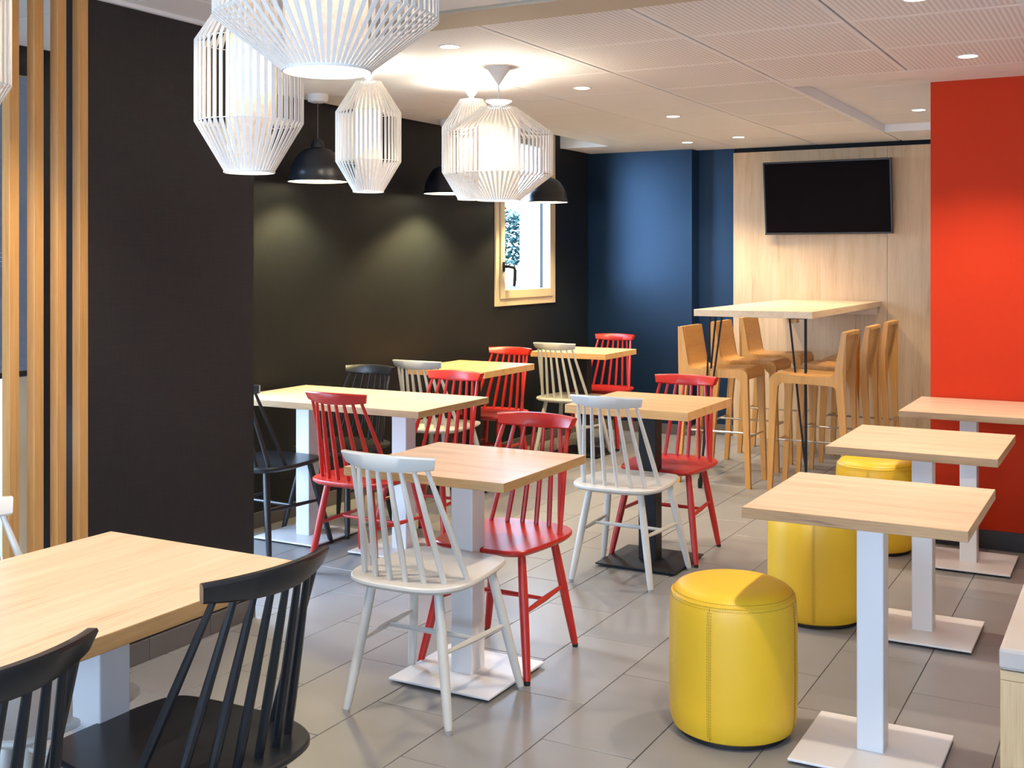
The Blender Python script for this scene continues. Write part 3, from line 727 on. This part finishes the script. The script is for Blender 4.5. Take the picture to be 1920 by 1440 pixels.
# ------------------------------------------------------------------ yellow tub chair behind the slats
yc = thing('tub_chair', 'yellow upholstered chair, a sliver of its back behind the slats', 'chair', (-3.95, 2.49, 0))
bm = bmesh.new()
n = 20; rings = []
for i in range(n + 1):
    a = math.radians(75 + 210 * i / n); u = abs(i / n - .5) * 2
    zt = .785 - .18 * max(0, u - .45) ** 1.2 * 1.6
    rings.append([Vector((.24 * math.cos(a) * s, .33 * math.sin(a) * s, z)) for s, z in ((1.0, .36), (1.03, .6), (1.05, zt - .03), (1.02, zt), (.93, zt), (.88, zt - .04), (.84, .6), (.82, .36))])
vs = [[bm.verts.new(p) for p in r] for r in rings]
for a, b in zip(vs, vs[1:]):
    for k in range(8): bm.faces.new((a[k], a[(k + 1) % 8], b[(k + 1) % 8], b[k]))
bm.faces.new(vs[0][::-1]); bm.faces.new(vs[-1]); bmesh.ops.recalc_face_normals(bm, faces=bm.faces)
mobj('backrest', bm, M_YEL, yc, smooth=True)
bm = bmesh.new(); lathe(bm, [(0, .36), (.19, .36), (.21, .38), (.21, .43), (.18, .455), (0, .46)], 32); mobj('seat', bm, M_YEL, yc, smooth=True)
for sx in (-1, 1):
    for sy in (-1, 1):
        bm = bmesh.new(); tube(bm, [(sx * .19, sy * .2, 0), (sx * .13, sy * .15, .37)], [.012, .017], 10); mobj('leg', bm, M_PK, yc, smooth=True)

# ------------------------------------------------------------------ cage pendants
def make_cage(kind):
    r = thing('cage_pendant', 'proto', 'pendant lamp')
    if kind == 'A': R, rt, rb, H_, c, N, w = .260, .088, .103, .437, .120, 64, .0112
    else: R, rt, rb, H_, c, N, w = .1535, .062, .070, .512, .141, 46, .0108
    # origin at the ceiling line of the cage top, z downwards from 0
    zs = [0, -c, -(H_ - c), -H_]
    prof = [(rt, 0), (R, -c), (R, -(H_ - c)), (rb, -H_)]
    def ribbon(bm):
        ws = [w * .62, w, w, w * .66]; a, b = [], []
        for (rr, z), ww in zip(prof, ws):
            a.append([bm.verts.new((rr, -ww / 2, z)), bm.verts.new((rr, ww / 2, z))])
            b.append([bm.verts.new((rr - .0024, -ww / 2, z)), bm.verts.new((rr - .0024, ww / 2, z))])
        for i in range(3):
            bm.faces.new((a[i][0], a[i][1], a[i + 1][1], a[i + 1][0])); bm.faces.new((b[i][0], b[i + 1][0], b[i + 1][1], b[i][1]))
            bm.faces.new((a[i][0], a[i + 1][0], b[i + 1][0], b[i][0])); bm.faces.new((a[i][1], b[i][1], b[i + 1][1], a[i + 1][1]))
        bmesh.ops.recalc_face_normals(bm, faces=bm.faces)
    bm = bmesh.new(); ribbon(bm); s0 = mobj('slat', bm, M_LW, r)
    for k in range(1, N):
        s = s0.copy(); COL.objects.link(s); s.rotation_euler = (0, 0, 2 * PI * k / N)
    for rr, z, t in ((rt, 0, .0028), (R - .004, -c, .0016), (R - .004, -(H_ - c), .0016), (rb, -H_, .0034)):
        bm = bmesh.new(); torus(bm, rr, t, z, 64, 6); mobj('ring', bm, M_LW, r, smooth=True)
    # inner linen shade: thin open cylinder
    ri = rb - .008; bm = bmesh.new()
    lathe(bm, [(min(ri, rt - .004) if kind == 'A' else rt - .004, -.012), (ri, -.05), (ri, -H_ + .006)], 48); mobj('inner_shade', bm, M_LINEN, r, smooth=True)
    bm = bmesh.new(); lathe(bm, [(0, -H_ + .001), (ri + .003, -H_ + .001), (ri + .003, -H_ + .004), (0, -H_ + .004)], 48); mobj('diffuser', bm, E_CAGE, r)
    bm = bmesh.new()
    for k in range(3):
        a = k * 2 * PI / 3; tube(bm, [(0, 0, -.004), (rt * math.cos(a), rt * math.sin(a), 0)], .0016, 6)
    mobj('spider', bm, M_LW, r)
    bm = bmesh.new(); lathe(bm, [(0, -.03), (.020, -.03), (.020, .004), (.006, .012), (0, .012)], 20); mobj('lamp_holder', bm, M_LW, r, smooth=True)
    return r
def bulb(name, loc, power, col=(1, .86, .68), r=.045, parent=None):
    l = bpy.data.lights.new(name, 'POINT'); l.energy = power; l.color = col; l.shadow_soft_size = r
    o = bpy.data.objects.new(name, l); o.location = loc; COL.objects.link(o)
    if parent: o.parent = parent
    return o
cages = {'A': make_cage('A'), 'B': make_cage('B')}; cu_ = set()
CAGES = [('A', -1.665, 2.13, 2.332, 'large wide white cage pendant at the top of the photo, glowing diffuser underneath'),
         ('B', -2.244, 2.514, 2.219, 'tall white cage pendant nearest the dark partition, left of the large one'),
         ('B', -3.180, 4.378, 2.286, 'slim white cage pendant hanging alone in the middle, against the dark wall'),
         ('B', -3.040, 5.083, 2.279, 'slim white cage pendant half hidden behind the wide one near the window'),
         ('A', -2.686, 4.742, 2.176, 'wide white cage pendant in front of the window, long cord showing'),
         ('B', -2.590, 1.800, 2.262, 'white cage pendant cropped by the left edge beside the oak slats')]
for k_, x, y, zt, lab in CAGES:
    if k_ in cu_: o = copy_tree(cages[k_])
    else: o = cages[k_]; cu_.add(k_)
    o.location = (x, y, zt); o['label'] = lab; o['group'] = 'white cage pendants'
    Hh = .437 if k_ == 'A' else .512
    gap = CE - zt
    bm = bmesh.new(); lathe(bm, [(0, gap), (.062, gap), (.062, gap - .006), (.052, gap - .012), (.004, max(gap - .085, .006)), (0, max(gap - .085, .006))], 32); mobj('canopy', bm, M_CORD, o, smooth=True)
    bm = bmesh.new(); tube(bm, [(0, 0, gap - .01), (0, 0, .006)], .0032, 8); mobj('cord', bm, M_CORD, o, smooth=True)
    bulb('bulb_light', (0, 0, -Hh * .45), 3.6 if k_ == 'A' else 3.0, parent=o, r=.035)
    l = bpy.data.lights.new('added_ceiling_glow', 'AREA'); l.shape = 'DISK'; l.size = .12 if k_ == 'A' else .09; l.energy = 7; l.color = (1, .87, .70)  # extra upward light besides the bulb, added for the ceiling glow
    u = bpy.data.objects.new('added_ceiling_glow', l); u.location = (0, 0, -.006); u.rotation_euler = (PI, 0, 0); COL.objects.link(u); u.parent = o

# ------------------------------------------------------------------ black dome pendants on the left wall side
def make_dome(top=CE):
    r = thing('dome_pendant', 'proto', 'pendant lamp')
    prof = [(.018, .235), (.030, .225), (.036, .200), (.040, .188), (.072, .178), (.105, .155), (.130, .120), (.146, .085), (.1475, .083), (.150, .080), (.156, .045), (.162, .012), (.168, .004), (.168, 0), (.163, 0)]
    inn = [(.157, .006), (.150, .045), (.140, .083), (.124, .115), (.100, .148), (.068, .170), (.036, .18), (.0, .182)]
    bm = bmesh.new(); lathe(bm, prof, 48); mobj('shade', bm, M_SHK, r, smooth=True)
    bm = bmesh.new(); lathe(bm, [(.163, 0)] + inn, 48); mobj('lining', bm, M_SHIN, r, smooth=True)
    bm = bmesh.new(); lathe(bm, [(0, .002), (.160, .002), (.160, .005), (0, .005)], 48); mobj('diffuser', bm, E_DOME, r)
    gap = top - 1.887
    bm = bmesh.new(); tube(bm, [(0, 0, .225), (0, 0, gap - .02)], .0032, 8); mobj('cord', bm, M_SHK, r, smooth=True)
    bm = bmesh.new(); lathe(bm, [(0, gap), (.060, gap), (.060, gap - .022), (.052, gap - .040), (.03, gap - .046), (0, gap - .046)], 32); mobj('canopy', bm, M_CORD, r, smooth=True)
    return r
dm = make_dome()
for i, (x, y, lab) in enumerate(((-4.010, 5.046, 'black dome pendant over the long table, left of the slim cage lamp'),
                                (-3.990, 6.38, 'black dome pendant mostly hidden behind the cage lamps'),
                                (-3.955, 7.71, 'black dome pendant hanging in front of the window'))):
    o = dm if i == 0 else (copy_tree(dm) if i == 1 else make_dome(2.53))
    o.location = (x, y, 1.887); o['category'] = 'pendant lamp'; o['label'] = lab; o['group'] = 'black dome pendants along the dark wall'
    l = bpy.data.lights.new('dome_light', 'SPOT'); l.energy = 130; l.color = (1, .80, .38); l.spot_size = math.radians(135); l.spot_blend = .5; l.shadow_soft_size = .10
    s = bpy.data.objects.new('dome_light', l); s.location = (0, 0, -.004); s.parent = o; COL.objects.link(s)

# ------------------------------------------------------------------ recessed downlights
def make_down():
    r = thing('downlight', 'proto', 'ceiling light')
    bm = bmesh.new(); lathe(bm, [(.040, .004), (.041, -.003), (.048, -.004), (.050, 0), (.050, .006), (.040, .006)], 32, closed=True); mobj('trim_ring', bm, M_WHITE, r, smooth=True)
    bm = bmesh.new(); lathe(bm, [(0, -.0015), (.040, -.0015), (.040, .002), (0, .002)], 32); mobj('lens', bm, E_DOWN, r)
    return r
dl = make_down()
DOWN = [(-2.606, 4.176, CE, 'downlight nearest the wide foreground cage pendant'), (-2.620, 5.529, CE, 'downlight to the right of the cage lamp by the window'),
        (-2.630, 6.899, CE, 'downlight second from the far end of the central row'), (-3.115, 8.480, CE, 'leftmost small downlight near the blue-lit far wall'),
        (-2.649, 8.308, CE, 'downlight above the far end near the wood panelling'), (-1.272, 7.742, RZ, 'downlight in the raised ceiling bay beside the red wall'),
        (-.693, 5.495, CE, 'downlight above the right-hand tables near the red wall'), (-.699, 4.19, CE, 'downlight cut by the top edge of the photo, upper right'),
        (-2.60, 2.10, CE, 'unseen added downlight above the near table'), (-.70, 2.6, CE, 'unseen added downlight above the aisle'), (-1.3, 0.8, CE, 'unseen added downlight close to the camera')]  # this last row is unseen, added to light the near end
for i, (x, y, z, lab) in enumerate(DOWN):
    o = dl if i == 0 else copy_tree(dl)
    o.location = (x, y, z); o['label'] = lab; o['group'] = 'recessed downlights'
    l = bpy.data.lights.new('downlight_beam', 'SPOT'); l.energy = 66; l.color = (1, .84, .66); l.spot_size = math.radians(110); l.spot_blend = .6; l.shadow_soft_size = .03
    s = bpy.data.objects.new('downlight_beam', l); s.location = (0, 0, -.008); s.parent = o; COL.objects.link(s)
